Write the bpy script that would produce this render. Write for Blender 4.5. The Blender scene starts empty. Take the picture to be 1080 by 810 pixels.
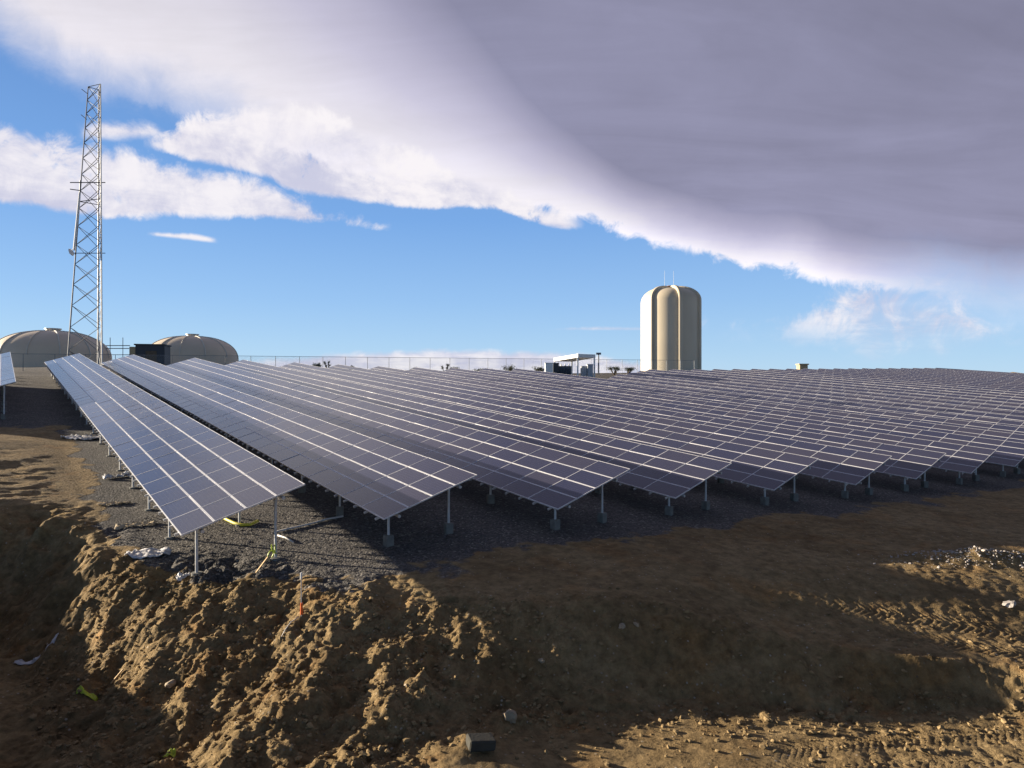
import bpy, bmesh, math, random
import numpy as np
from mathutils import Vector, Matrix

# ------------------------------------------------------------------ camera, sky, sun, exposure
sc = bpy.context.scene
col = sc.collection
H = 7.0                       # camera height above the low flat in front (metres)
F = 715.0 / 1080.0            # focal length over image width
cam = bpy.data.objects.new('camera', bpy.data.cameras.new('camera'))
col.objects.link(cam)
cam.location = (0, 0, H)
cam.rotation_euler = (math.pi / 2, 0, 0)
cam.data.sensor_width = 36.0
cam.data.lens = 36.0 * F
cam.data.clip_start = 0.1
cam.data.clip_end = 20000
sc.camera = cam

SUN_AZ, SUN_EL = math.radians(-74), math.radians(10.5)    # azimuth from +Y, negative to the left
sd = Vector((math.sin(SUN_AZ) * math.cos(SUN_EL), math.cos(SUN_AZ) * math.cos(SUN_EL), math.sin(SUN_EL)))
sun = bpy.data.objects.new('sun', bpy.data.lights.new('sun', 'SUN'))
col.objects.link(sun)
sun.rotation_euler = (-sd).to_track_quat('-Z', 'Y').to_euler()
sun.data.energy = 5.0
sun.data.angle = math.radians(0.5)
sun.data.color = (1.0, 0.86, 0.66)
SKY_STRENGTH = 0.05
EXPOSURE = 1.5
CLOUD_GAIN = 1.0 / (SKY_STRENGTH * 2 ** EXPOSURE)     # cloud and sky colours below are as they show in the picture
sc.view_settings.view_transform = 'Standard'
sc.view_settings.look = 'None'
sc.view_settings.gamma = 1.0
sc.view_settings.use_curve_mapping = False
sc.view_settings.exposure = EXPOSURE

def build_world():
    w = bpy.data.worlds.new('World'); sc.world = w; w.use_nodes = True
    nt = w.node_tree; N = nt.nodes; Lk = nt.links; N.clear()
    out = N.new('ShaderNodeOutputWorld'); bg = N.new('ShaderNodeBackground')
    Lk.new(bg.outputs[0], out.inputs[0]); bg.inputs[1].default_value = SKY_STRENGTH
    sky = N.new('ShaderNodeTexSky'); sky.sky_type = 'NISHITA'; sky.sun_disc = False
    sky.sun_elevation = SUN_EL; sky.sun_rotation = SUN_AZ
    sky.altitude = 900; sky.air_density = 1.0; sky.dust_density = 0.15; sky.ozone_density = 2.2
    tc = N.new('ShaderNodeTexCoord')
    sep = N.new('ShaderNodeSeparateXYZ'); Lk.new(tc.outputs['Generated'], sep.inputs[0])
    X, Y, Z = sep.outputs
    def M(op, a, b=None, c=None, clamp=False):
        n = N.new('ShaderNodeMath'); n.operation = op; n.use_clamp = clamp
        for i, v in enumerate((a, b, c)):
            if v is None: continue
            if isinstance(v, (int, float)): n.inputs[i].default_value = v
            else: Lk.new(v, n.inputs[i])
        return n.outputs[0]
    def sstep(v, lo, hi):
        n = N.new('ShaderNodeMapRange'); n.interpolation_type = 'SMOOTHSTEP'
        Lk.new(v, n.inputs['Value'])
        n.inputs['From Min'].default_value = lo; n.inputs['From Max'].default_value = hi
        return n.outputs['Result']
    az = M('ARCTAN2', X, Y)
    hor = M('SQRT', M('ADD', M('MULTIPLY', X, X), M('MULTIPLY', Y, Y)))
    T = M('DIVIDE', Z, M('MAXIMUM', hor, 0.01))          # tangent of elevation
    fz = M('ADD', M('MULTIPLY', az, 1 / (2 * math.pi)), 0.5)
    def conv(px, py):
        a = math.atan((px - 540) / 715.0)
        return a / (2 * math.pi) + 0.5, (405 - py) / 715.0 * math.cos(a)
    def curve(pts, ends=None):
        n = N.new('ShaderNodeFloatCurve'); c = n.mapping.curves[0]
        P = [conv(*p) for p in pts]
        e0, e1 = ends if ends else (P[0][1], P[-1][1])
        P = [(0.0, e0), (0.18, e0 * .5 + P[0][1] * .5)] + P + [(0.82, e1 * .5 + P[-1][1] * .5), (1.0, e1)]
        c.points[0].location = P[0]; c.points[1].location = P[-1]
        for p in P[1:-1]: c.points.new(*p)
        for p in c.points: p.handle_type = 'AUTO_CLAMPED'
        n.mapping.update(); Lk.new(fz, n.inputs['Value'])
        return n.outputs[0]
    # cloud-layer coordinates: the direction carried up onto a flat layer
    zc = M('MAXIMUM', M('ADD', Z, 0.12), 0.03)
    comb = N.new('ShaderNodeCombineXYZ'); Lk.new(M('DIVIDE', X, zc), comb.inputs[0]); Lk.new(M('DIVIDE', Y, zc), comb.inputs[1])
    def noise(vec, scale, detail=6, rough=.55, dist=0.0, sx=1, sy=1, rot=0.0, off=0.0):
        mp = N.new('ShaderNodeMapping'); Lk.new(vec, mp.inputs[0]); mp.inputs['Scale'].default_value = (sx, sy, 1)
        mp.inputs['Rotation'].default_value = (0, 0, rot); mp.inputs['Location'].default_value = (off, off * .7, off * .3)
        n = N.new('ShaderNodeTexNoise'); Lk.new(mp.outputs[0], n.inputs['Vector'])
        n.inputs['Scale'].default_value = scale; n.inputs['Detail'].default_value = detail
        n.inputs['Roughness'].default_value = rough; n.inputs['Distortion'].default_value = dist
        return M('SUBTRACT', n.outputs[0], 0.5)
    dirv = tc.outputs['Generated']
    big = noise(comb.outputs[0], 0.9, 5, .5, .3)
    nA = noise(comb.outputs[0], 2.6, 9, .62, .4, sx=1.0, sy=1.0, off=3)
    nS = noise(comb.outputs[0], 2.0, 8, .6, .6, sx=.45, sy=1.6, rot=math.radians(-38), off=9)
    nF = noise(dirv, 22, 8, .65, .5, sy=1, off=5)
    nD = noise(dirv, 7, 9, .6, .3, off=11)
    nS2 = noise(dirv, 6, 9, .65, .8, off=17, sx=1, sy=1)
    # 1. the big deck
    deck_edge = curve([(-60, 10), (0, 52), (60, 84), (110, 108), (170, 118), (230, 128), (270, 150), (330, 175), (380, 190), (430, 206), (500, 212), (560, 222), (610, 232), (660, 250),
                       (720, 266), (780, 279), (830, 284), (880, 303), (930, 316), (1000, 324), (1080, 338)], ends=(0.45, 0.5))  # ends leave an unseen clear strip behind the camera, added to light upright surfaces
    rel = M('SUBTRACT', T, deck_edge)
    relN = M('ADD', M('ADD', rel, M('MULTIPLY', nD, 0.062)), M('MULTIPLY', nF, 0.048))
    relN = M('ADD', relN, M('MULTIPLY', nA, 0.01))
    leftness = sstep(az, -0.15, -0.60)                  # 1 on the left
    deck_sharp = sstep(relN, -0.001, 0.014)
    deck_soft = sstep(relN, -0.012, 0.085)
    mixd = N.new('ShaderNodeMix'); mixd.data_type = 'FLOAT'
    Lk.new(leftness, mixd.inputs[0]); Lk.new(deck_sharp, mixd.inputs[2]); Lk.new(deck_soft, mixd.inputs[3])
    deck = mixd.outputs[0]
    # right end of the deck is fuzzy
    rightness = sstep(az, 0.44, 0.60)
    deck_r = sstep(relN, -0.035, 0.10)
    mixr = N.new('ShaderNodeMix'); mixr.data_type = 'FLOAT'
    Lk.new(rightness, mixr.inputs[0]); Lk.new(deck, mixr.inputs[2]); Lk.new(deck_r, mixr.inputs[3])
    deck = mixr.outputs[0]
    # deck colour: bright rim to lavender grey inside
    wd = N.new('ShaderNodeMix'); wd.data_type = 'FLOAT'
    widthf = M('ADD', M('MULTIPLY', sstep(az, 0.22, -0.62), 0.34), 0.040)
    depth = M('DIVIDE', M('ADD', rel, M('ADD', M('MULTIPLY', nS, 0.05), M('MULTIPLY', nD, 0.04))), widthf)
    ramp = N.new('ShaderNodeValToRGB'); Lk.new(M('MULTIPLY', depth, 0.5, clamp=True), ramp.inputs[0])
    el = ramp.color_ramp.elements
    el[0].position = 0.0; el[0].color = (0.92, 0.88, 0.93, 1)
    el[1].position = 1.0; el[1].color = (0.275, 0.275, 0.40, 1)
    e = el.new(0.18); e.color = (0.80, 0.77, 0.85, 1)
    e = el.new(0.42); e.color = (0.58, 0.56, 0.70, 1)
    e = el.new(0.72); e.color = (0.39, 0.38, 0.52, 1)
    var = M('ADD', 1.0, M('ADD', M('MULTIPLY', nS, 0.55), M('ADD', M('MULTIPLY', nD, .22), M('MULTIPLY', big, 0.25))))
    # right-hand part of the deck is a little bluer and darker
    def vmul(colr, fac):
        n = N.new('ShaderNodeVectorMath'); n.operation = 'SCALE'; Lk.new(colr, n.inputs[0]); Lk.new(fac, n.inputs['Scale']); return n.outputs[0]
    deck_col = vmul(ramp.outputs[0], M('MULTIPLY', var, M('SUBTRACT', 1.0, M('MULTIPLY', sstep(az, 0.2, 0.62), 0.06))))
    # unseen deck behind the camera is darkened to cut the fill light
    deck_col = vmul(deck_col, M('SUBTRACT', 1.0, M('MULTIPLY', sstep(Y, 0.35, -0.2), 0.86)))
    deck_col = vmul(deck_col, M('ADD', 0.97, M('MULTIPLY', sstep(T, 0.5, 0.05), 0.24)))
    # 2. bands and patches
    def band(top, bot, soft_t, soft_b, amp, xr, n1=None):
        tC, bC = curve(top), curve(bot)
        nn = n1 if n1 is not None else M('ADD', M('MULTIPLY', nD, amp), M('MULTIPLY', nF, amp * .85))
        a = sstep(M('ADD', M('SUBTRACT', tC, T), nn), 0.0, soft_t)
        b = sstep(M('SUBTRACT', M('SUBTRACT', T, bC), M('MULTIPLY', nn, -0.35)), 0.0, soft_b)
        m = M('MULTIPLY', a, b)
        x0, x1, fade = xr
        A0, A1 = math.atan((x0 - 540) / 715), math.atan((x1 - 540) / 715)
        m = M('MULTIPLY', m, M('MULTIPLY', sstep(M('ADD', az, M('MULTIPLY', nD, .12)), A0 - fade, A0), sstep(M('ADD', az, M('MULTIPLY', nD, .12)), A1 + fade, A1)))
        return m
    lower = band([(-60, 115), (0, 124), (60, 136), (110, 152), (200, 172), (260, 184), (320, 202), (375, 222), (420, 236)],
                 [(-60, 212), (0, 217), (60, 227), (110, 232), (160, 230), (250, 231), (310, 237), (375, 241), (420, 243)], 0.026, 0.010, 0.085, (-400, 395, .03))
    holes = sstep(M('ADD', nS2, M('MULTIPLY', nF, .5)), -0.20, -0.04)
    lower = M('MULTIPLY', lower, M('ADD', M('MULTIPLY', holes, .75), .25))
    white = band([(160, 140), (200, 122), (260, 112), (320, 110), (380, 130), (440, 160), (520, 195), (600, 215)],
                 [(160, 158), (200, 172), (260, 182), (320, 208), (380, 216), (430, 220), (500, 219), (560, 236), (600, 244)], 0.02, 0.010, 0.065, (185, 590, .04))
    holes2 = sstep(M('ADD', nS2, M('MULTIPLY', nF, .8)), -0.24, -0.08)
    white = M('MULTIPLY', white, holes2)
    puff = band([(80, 128), (120, 122), (160, 128), (180, 138)], [(80, 150), (120, 150), (160, 148), (180, 144)], 0.02, 0.015, 0.045, (105, 160, .03))
    streak = band([(165, 245), (200, 245), (235, 251)], [(165, 250), (200, 254), (235, 258)], 0.006, 0.005, 0.010, (178, 225, .02))
    low = band([(230, 376), (330, 371), (450, 366), (560, 367), (680, 378), (760, 385)], [(230, 400), (760, 400)], 0.012, 0.006, 0.022, (290, 660, .06))
    low = M('MULTIPLY', low, 0.95)
    wisp = band([(560, 346), (620, 343), (690, 344)], [(560, 349), (620, 349), (690, 349)], 0.006, 0.004, 0.012, (585, 680, .03))
    wisp = M('MULTIPLY', wisp, 0.6)
    w2 = band([(720, 340), (760, 344), (830, 340), (875, 312), (920, 290), (1000, 300), (1080, 335)],
              [(720, 350), (760, 366), (830, 362), (890, 378), (930, 388), (1000, 384), (1080, 372)], 0.05, 0.06, 0.085, (735, 1030, .07), n1=M('ADD', M('ADD', M('MULTIPLY', nS2, .15), .012), M('MULTIPLY', nF, .09)))
    w2 = M('MULTIPLY', w2, M('ADD', 0.30, M('MULTIPLY', sstep(M('ADD', nS2, M('MULTIPLY', nF, .7)), -0.14, 0.10), 0.62)))
    dens = lower
    for q in (white, puff, streak, low, wisp, w2): dens = M('MAXIMUM', dens, q)
    shade = sstep(M('ADD', M('ADD', M('MULTIPLY', nD, 1.0), M('MULTIPLY', nF, .6)), M('MULTIPLY', nA, .8)), -0.22, 0.20)
    cc = N.new('ShaderNodeMix'); cc.data_type = 'RGBA'; Lk.new(shade, cc.inputs[0])
    cc.inputs[6].default_value = (0.62, 0.62, 0.77, 1); cc.inputs[7].default_value = (0.95, 0.91, 0.94, 1)
    g = N.new('ShaderNodeVectorMath'); g.operation = 'SCALE'; g.inputs['Scale'].default_value = CLOUD_GAIN
    # compose: sky < bands < deck
    def mix(f, a, b):
        n = N.new('ShaderNodeMix'); n.data_type = 'RGBA'; Lk.new(f, n.inputs[0]); Lk.new(a, n.inputs[6]); Lk.new(b, n.inputs[7]); return n.outputs[2]
    ccs = N.new('ShaderNodeVectorMath'); ccs.operation = 'SCALE'; ccs.inputs['Scale'].default_value = CLOUD_GAIN; Lk.new(cc.outputs[2], ccs.inputs[0])
    Lk.new(deck_col, g.inputs[0])
    sr = N.new('ShaderNodeValToRGB'); Lk.new(M('MULTIPLY', M('MAXIMUM', T, 0.0), 1.0, clamp=True), sr.inputs[0])
    e = sr.color_ramp.elements
    e[0].position = 0.0; e[0].color = (.50, .73, .95, 1); e[1].position = 1.0; e[1].color = (.07, .16, .42, 1)
    for p_, c_ in ((.05, (.42, .66, .94)), (.12, (.32, .56, .92)), (.24, (.20, .42, .84)), (.45, (.13, .29, .66))):
        q_ = e.new(p_); q_.color = (*c_, 1)
    srs = N.new('ShaderNodeVectorMath'); srs.operation = 'SCALE'; srs.inputs['Scale'].default_value = CLOUD_GAIN; Lk.new(sr.outputs[0], srs.inputs[0])
    skc = N.new('ShaderNodeMix'); skc.data_type = 'RGBA'; skc.inputs[0].default_value = .88; Lk.new(sky.outputs[0], skc.inputs[6]); Lk.new(srs.outputs[0], skc.inputs[7])
    base = mix(M('MULTIPLY', dens, 0.96), skc.outputs[2], ccs.outputs[0])
    dk = M('MULTIPLY', deck, M('SUBTRACT', 1.0, M('MULTIPLY', white, .0)))
    res = mix(dk, base, g.outputs[0])
    # bright billows stand in front of the deck's edge
    res = mix(M('MULTIPLY', white, sstep(nD, -0.12, 0.08)), res, ccs.outputs[0])
    Lk.new(res, bg.inputs[0])
    w.cycles.sampling_method = 'MANUAL'; w.cycles.sample_map_resolution = 1024
build_world()

# ------------------------------------------------------------------ geometry of the site (L = slant length of a row)
L = 3.7
Ps = [(-2.514236, 5.145824, -1.146087), (-1.101805, 5.805444, -1.156104), (0.425495, 6.334081, -1.168387), (1.724695, 7.157811, -1.202694),
      (3.063332, 7.930813, -1.240784), (4.406702, 8.69184, -1.288884), (5.685007, 9.534515, -1.333855), (6.999104, 10.330868, -1.360407)]
r = Vector((-0.598886, 0.795917, 0.088608)).normalized()
s = Vector((0.776511, 0.550068, 0.307338)).normalized()
n_up = s.cross(r).normalized()
hx, hy = 0.79906, 0.60125
NROW = 34
def corner(k):
    if k < 0: return np.array(Ps[0]) + k * np.array([1.22, .92, 0.0]) - np.array([.24, .18, 0])
    if k < 8: return np.array(Ps[k])
    u = 11.804 + 1.5315 * (k - 7); v = 4.05 - 0.11 * (k - 7)
    return np.array([u * hx - v * hy, u * hy + v * hx, -1.36 + 0.004 * (k - 7) + .020 * max(0, k - 13)])
UK = np.array([corner(k)[0] * hx + corner(k)[1] * hy for k in range(0, NROW)])
VK = np.array([-corner(k)[0] * hy + corner(k)[1] * hx for k in range(0, NROW)])
ZK = np.array([-1.56, -1.475, -1.43, -1.45, -1.475, -1.52, -1.56, -1.585] + [corner(k)[2] - .225 for k in range(8, NROW)])

def hsh(ix, iy, seed):
    ix = ix.astype(np.int64); iy = iy.astype(np.int64)
    h = (ix * 374761393 + iy * 668265263 + seed * 1442695041) & 0xffffffff
    h = ((h ^ (h >> 13)) * 1274126177) & 0xffffffff
    h = h ^ (h >> 16)
    return (h & 0xffffff) / float(0xffffff)
def vnoise(x, y, seed=0):
    x0 = np.floor(x); y0 = np.floor(y); fx = x - x0; fy = y - y0
    fx = fx * fx * fx * (fx * (fx * 6 - 15) + 10); fy = fy * fy * fy * (fy * (fy * 6 - 15) + 10)
    a = hsh(x0, y0, seed); b = hsh(x0 + 1, y0, seed); c = hsh(x0, y0 + 1, seed); d = hsh(x0 + 1, y0 + 1, seed)
    return (a * (1 - fx) + b * fx) * (1 - fy) + (c * (1 - fx) + d * fx) * fy - .5
def fbm(x, y, seed=0, oct=4, rough=.5):
    t = 0; a = 1.0
    for i in range(oct):
        ca, sa = math.cos(i * 1.1 + .3), math.sin(i * 1.1 + .3)
        t = t + a * vnoise(x * ca - y * sa, x * sa + y * ca, seed + i * 7)
        x, y, a = x * 2.03, y * 2.03, a * rough
    return t
def billow(x, y, seed=0, oct=3):
    t = 0; a = 1.0
    for i in range(oct):
        t = t + a * (1 - np.abs(vnoise(x, y, seed + i * 5)) * 3.2)
        x, y, a = x * 2.1 + 3.1, y * 2.1 + 1.7, a * .5
    return t
def crumb(x, y, seed):
    """cells with their own height and tilt: broken earth"""
    ix, iy = np.floor(x), np.floor(y); best = np.full(np.shape(x), 9.0); hgt = np.zeros(np.shape(x))
    for dx in (-1, 0, 1):
        for dy in (-1, 0, 1):
            cx, cy = ix + dx, iy + dy
            px, py = cx + .1 + .8 * hsh(cx, cy, seed), cy + .1 + .8 * hsh(cx, cy, seed + 1)
            d = (x - px) ** 2 + (y - py) ** 2
            h = hsh(cx, cy, seed + 2) - .5 + (x - px) * (hsh(cx, cy, seed + 3) - .5) * 2.2 + (y - py) * (hsh(cx, cy, seed + 4) - .5) * 2.2 - d * .5
            m = d < best; best = np.where(m, d, best); hgt = np.where(m, h, hgt)
    return hgt
def sst(v, a, b):
    t = np.clip((v - a) / (b - a), 0, 1); return t * t * (3 - 2 * t)
# crest and foot of the cut bank, as depth (y) over x
CX = [-60, -22, -18.6, -17.0, -14.8, -13.1, -10.8, -8.9, -7.0, -4.8, -3.0, 0.0, 3.8, 7.7, 10.5, 14, 30]
CY = [24.8, 24.8, 24.8, 25.2, 23.6, 21.6, 20.4, 19.4, 19.4, 18.6, 18.1, 17.5, 17.1, 16.9, 16.2, 15.6, 15]
FX = [-60, -22, -18.0, -15.8, -13.6, -12.0, -10.5, -8.5, -6.5, -3.0, -1.2, 0.6, 4.2, 9.5, 14, 30]
FY = [22.0, 22.0, 21.6, 20.8, 18.8, 17.0, 15.3, 13.6, 12.6, 11.8, 13.5, 14.6, 15.3, 15.2, 14.6, 14.2]
def G(x, y, fine=True):
    """ground height in camera-relative metres"""
    x = np.asarray(x, float); y = np.asarray(y, float)
    u = (x * hx + y * hy) / L; v = (-x * hy + y * hx) / L
    ve = np.interp(u, UK, VK); ze = np.interp(u, UK, ZK)
    d = v - ve
    z = ze + np.where(d > 0, .0889 * np.clip(d, 0, 20.3), .045 * np.clip(d, -3.6, 0))
    z = z * L
    far = np.clip(d - 20.3, 0, None) * L
    z = z + np.minimum(far * .05, 1.1) + np.clip(far - 22, 0, 70) * .028 * sst(-x, -10, 40)
    z = z - np.clip(far - 110, 0, 4000) * .03 - np.clip(u - 62, 0, 900) * .12 - np.clip(-20 - u, 0, 900) * .05
    z = z + .085 * L * np.clip(.75 - u, 0, 3) * sst(-d, -9, -7)  # slope invented to turn the left dirt away from the sun and darken it
    cy = np.interp(x, CX, CY) + fbm(x * .45, x * 0 + 3.3, 21, 3) * 1.3; fy = np.interp(x, FX, FY) + fbm(x * .5, x * 0 + 8.8, 25, 3) * .9
    fl = -7.05 - .55 * sst(-x, 4.5, 11) - .24 * sst(x, -1.5, 1.5) + .30 * sst(x, 9, 15)
    # plateau falls away slightly toward the right-hand corner
    z = z - .68 * sst(x, 2.5, 8) * sst(-y, -21, -17.2)
    if fine:
        wl = sst(-x, 1, 5)
        y_ = y + wl * (fbm(x * .9, y * .9, 101, 4, .5) * .5); x_ = x + wl * (fbm(x * .6 + 40, y * .6, 103, 4, .5) * .9)
        cy = np.interp(x_, CX, CY) + fbm(x * .45, x * 0 + 3.3, 21, 3) * 1.3; fy = np.interp(x_, FX, FY) + fbm(x * .5, x * 0 + 8.8, 25, 3) * .9
        t = np.clip((cy - y_) / (cy - fy), -1, 2)
    else: t = np.clip((cy - y) / (cy - fy), -1, 2)
    k = sst(t, 0.0, 1.0)
    k = k * .6 + np.clip(t, 0, 1) * .4
    z = z * (1 - k) + fl * k
    # unseen ridge added outside the left frame edge to shade the pit
    rx = x + .755 * y + 5.2
    z = np.maximum(z, -5.1 + fbm(x * .4, y * .4, 71, 3) * .5 - np.abs(rx) * .55 + 0 * z) * (sst(-x, 3, 7) * sst(y, 4, 7) * sst(-y, -25.5, -23.5)) + z * (1 - (sst(-x, 3, 7) * sst(y, 4, 7) * sst(-y, -25.5, -23.5)))
    # the left side is loose and lumpy
    if fine:
        bank = sst(t, -.45, .15) * (1 - sst(t, 1.0, 1.45))
        left = sst(-x, -.6, 2.6)
        lump = billow(x * .62, y * .75, 40, 2) * .09 + fbm(x * .9, y * .9, 60, 5, .6) * .18
        gul = fbm(x * 1.25 + y * .25, y * .28, 80, 3) * .5
        fine_c = fbm(x * 4, y * 4, 95, 4, .7) * .07
        wx, wy = x + fbm(x * 2, y * 2, 7, 3) * .3, y + fbm(x * 2 + 9, y * 2, 8, 3) * .3
        fine_c = fine_c + crumb(wx * 1.3, wy * 1.3, 201) * .10 * (.4 + sst(fbm(x * .4, y * .4, 9, 2), -.2, .3)) + crumb(wx * 3.4, wy * 3.4, 211) * .055 + crumb(x * 7.5, y * 7.5, 221) * .032
        z = z + bank * (left * (lump + fine_c + gul * .55 - .12) + (1 - left) * (gul * .18 + fbm(x * 1.6, y * 1.6, 61, 5, .6) * .10 + crumb(wx * 2.2, wy * 2.2, 241) * .05 + crumb(x * 6, y * 6, 243) * .03))
        # clods and spill on the foot of the bank
        footz = np.exp(-((t - 1.0) / .22) ** 2)
        z = z + footz * (1 - left) * np.clip(fbm(x * 1.1, y * 1.3, 33, 4, .55), 0, 1) * .42
        # general small relief of the dirt
        grav = gravel_mask(x, y)
        z = z + (1 - grav) * (fbm(x * .5, y * .5, 11, 3) * .06 + fbm(x * 2.2, y * 2.2, 12, 4, .6) * .022 + sst(x, 5, 8) * (crumb(x * 4, y * 4, 231) * .022 + crumb(x * 8, y * 8, 233) * .012)) * sst(-d, .1, .6)
        z = z + sst(y, 90, 60) * 0
        # dozer and tyre tracks
        def track(ax, ay, bx, by, wdt, dep, per):
            dx, dy = bx - ax, by - ay; ln = math.hypot(dx, dy); dx /= ln; dy /= ln
            al = (x - ax) * dx + (y - ay) * dy; ac = (x - ax) * dy - (y - ay) * dx + .25 * np.sin(al * .35)
            m = np.exp(-(ac / wdt) ** 4) * sst(al, 0, 1.5) * (1 - sst(al, ln - 1.5, ln))
            return m * (np.sin((al + np.abs(ac) * .8) * 2 * math.pi / per) * dep - dep * .8)
        for a in ((4.5, 13.35, 16, 14.6, .34, .016, .16), (3.5, 12.6, 16, 13.4, .30, .012, .16), (8.6, 17.9, 16, 14.4, .42, .022, .19), (8.2, 19.0, 17, 16.0, .4, .018, .19),
                  (13.5, 19.5, 20, 18.2, .4, .02, .2)):
            z = z + track(*a)
        # ruts and mounds on the dirt left of the first row
        lf = sst(-u, -.75, -.2) * sst(d, -1.2, -.3) * sst(-d, -9, -5)
        z = z + lf * (fbm(x * .35, y * .22, 14, 4, .55) * .10 + np.abs(fbm(x * .9, y * .5, 15, 4, .6)) * .06 + crumb(x * 2.5, y * 2.5, 251) * .03)
        # rubble ridge at the right
        q = np.exp(-((x - 15.4 - (y - 22) * .6) / 2.6) ** 2 - ((y - 22.2 + (x - 14.6) * .10) / .7) ** 2)
        z = z + q * (.36 + fbm(x * 2.5, y * 2.5, 17, 4, .6) * .14)
    return z
def gravel_mask(x, y):
    u = (x * hx + y * hy) / L; v = (-x * hy + y * hx) / L
    d = v - np.interp(u, UK, VK)
    nz = fbm(x * .7, y * .7, 5, 4, .6)
    a = sst(u + nz * .3, .76, .98)
    b = sst(d + nz * .55, -.62 - .25 * (1 - sst(u, 1.2, 3.2)), .02 - .58 * (1 - sst(u, 1.2, 3.2)))
    a = np.maximum(a, sst(d + nz * .5, 8.6, 9.4))
    cyl = np.interp(x, CX, CY)
    return a * b * sst(y - cyl + nz * 1.4, -.2, .7)
def gz(x, y): return float(G(np.array([x]), np.array([y]))[0])
def on_px(px, py, lift=0.0):
    """ground point seen at photo pixel (px,py)"""
    dx, dz = (px - 540) / 715.0, (405 - py) / 715.0
    t = np.geomspace(8, 400, 6000)
    hgt = G(dx * t, t)
    i = int(np.argmax(dz * t < hgt)); return Vector((dx * t[i], t[i], hgt[i] + H + lift))
def at(px, py, depth): return Vector(((px - 540) / 715.0 * depth, depth, (405 - py) / 715.0 * depth + H))

# ------------------------------------------------------------------ materials
def mat(name, base, rough=.6, metal=0.0, spec=.5, noise=None, bump=None, scale=4.0):
    m = bpy.data.materials.new(name); m.use_nodes = True
    nt = m.node_tree; b = nt.nodes['Principled BSDF']
    b.inputs['Base Color'].default_value = (*base, 1); b.inputs['Roughness'].default_value = rough
    b.inputs['Metallic'].default_value = metal; b.inputs['Specular IOR Level'].default_value = spec
    tc = nt.nodes.new('ShaderNodeTexCoord')
    if noise:
        n = nt.nodes.new('ShaderNodeTexNoise'); n.inputs['Scale'].default_value = scale; n.inputs['Detail'].default_value = 6
        nt.links.new(tc.outputs['Object'], n.inputs['Vector'])
        cr = nt.nodes.new('ShaderNodeValToRGB'); nt.links.new(n.outputs[0], cr.inputs[0])
        cr.color_ramp.elements[0].position = .3; cr.color_ramp.elements[1].position = .72
        cr.color_ramp.elements[0].color = (*[c * (1 - noise) for c in base], 1); cr.color_ramp.elements[1].color = (*[min(1, c * (1 + noise)) for c in base], 1)
        nt.links.new(cr.outputs[0], b.inputs['Base Color'])
    if bump:
        n2 = nt.nodes.new('ShaderNodeTexNoise'); n2.inputs['Scale'].default_value = scale * 5; n2.inputs['Detail'].default_value = 6
        nt.links.new(tc.outputs['Object'], n2.inputs['Vector'])
        bp = nt.nodes.new('ShaderNodeBump'); bp.inputs['Strength'].default_value = 1; bp.inputs['Distance'].default_value = bump
        nt.links.new(n2.outputs[0], bp.inputs['Height']); nt.links.new(bp.outputs[0], b.inputs['Normal'])
    return m
MT = dict(
    steel=mat('galvanized_steel', (.50, .51, .52), .5, .35, noise=.12, scale=6),
    mast=mat('mast_steel', (.27, .28, .30), .55, .2, noise=.15, scale=2),
    lattice=mat('lattice_steel', (.13, .145, .165), .5, .4, noise=.15, scale=2),
    conc=mat('footing_concrete', (.17, .165, .15), .9, noise=.2, bump=.01, scale=6),
    dome=mat('dome_paint', (.64, .53, .40), .55, noise=.06, scale=.25),
    domerib=mat('dome_rib_paint', (.60, .55, .46), .5, noise=.05),
    tank=mat('tank_paint', (.58, .50, .37), .45, noise=.05, scale=.15),
    rust=mat('rusty_brown', (.25, .12, .06), .8, noise=.2),
    dark=mat('dark_cladding', (.035, .04, .05), .6, noise=.1),
    white=mat('white_paint', (.78, .78, .77), .45, noise=.04),
    grey=mat('grey_cabinet_paint', (.38, .40, .43), .5, noise=.05),
    green=mat('dark_transformer_paint', (.05, .065, .09), .5, noise=.05),
    wood=mat('raw_wood', (.46, .31, .15), .8, noise=.25, bump=.003, scale=9),
    yellow=mat('yellow_plastic', (.62, .55, .05), .5, noise=.1),
    lime=mat('lime_plastic', (.45, .55, .04), .5, noise=.1),
    orange=mat('orange_plastic', (.75, .13, .02), .5, noise=.08),
    sheet=mat('pale_plastic_sheet', (.58, .57, .58), .45, noise=.15, bump=.01),
    sack=mat('paper_sack', (.50, .40, .27), .8, noise=.2, bump=.01),
    pvc=mat('grey_conduit_plastic', (.52, .50, .48), .5, noise=.06),
    block=mat('dark_block', (.04, .038, .03), .9, noise=.3, bump=.01),
    rock=mat('dusty_rock', (.30, .235, .16), .9, noise=.25, bump=.02, scale=3),
    palerock=mat('pale_rubble_stone', (.38, .34, .31), .9, noise=.25, bump=.02, scale=3),
    brick=mat('tan_brick', (.42, .33, .2), .8, noise=.15, scale=2),
    leaf=mat('dry_leaf', (.075, .085, .04), .8, noise=.4),
    stem=mat('dry_stem', (.12, .09, .06), .9, noise=.3),
)
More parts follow.
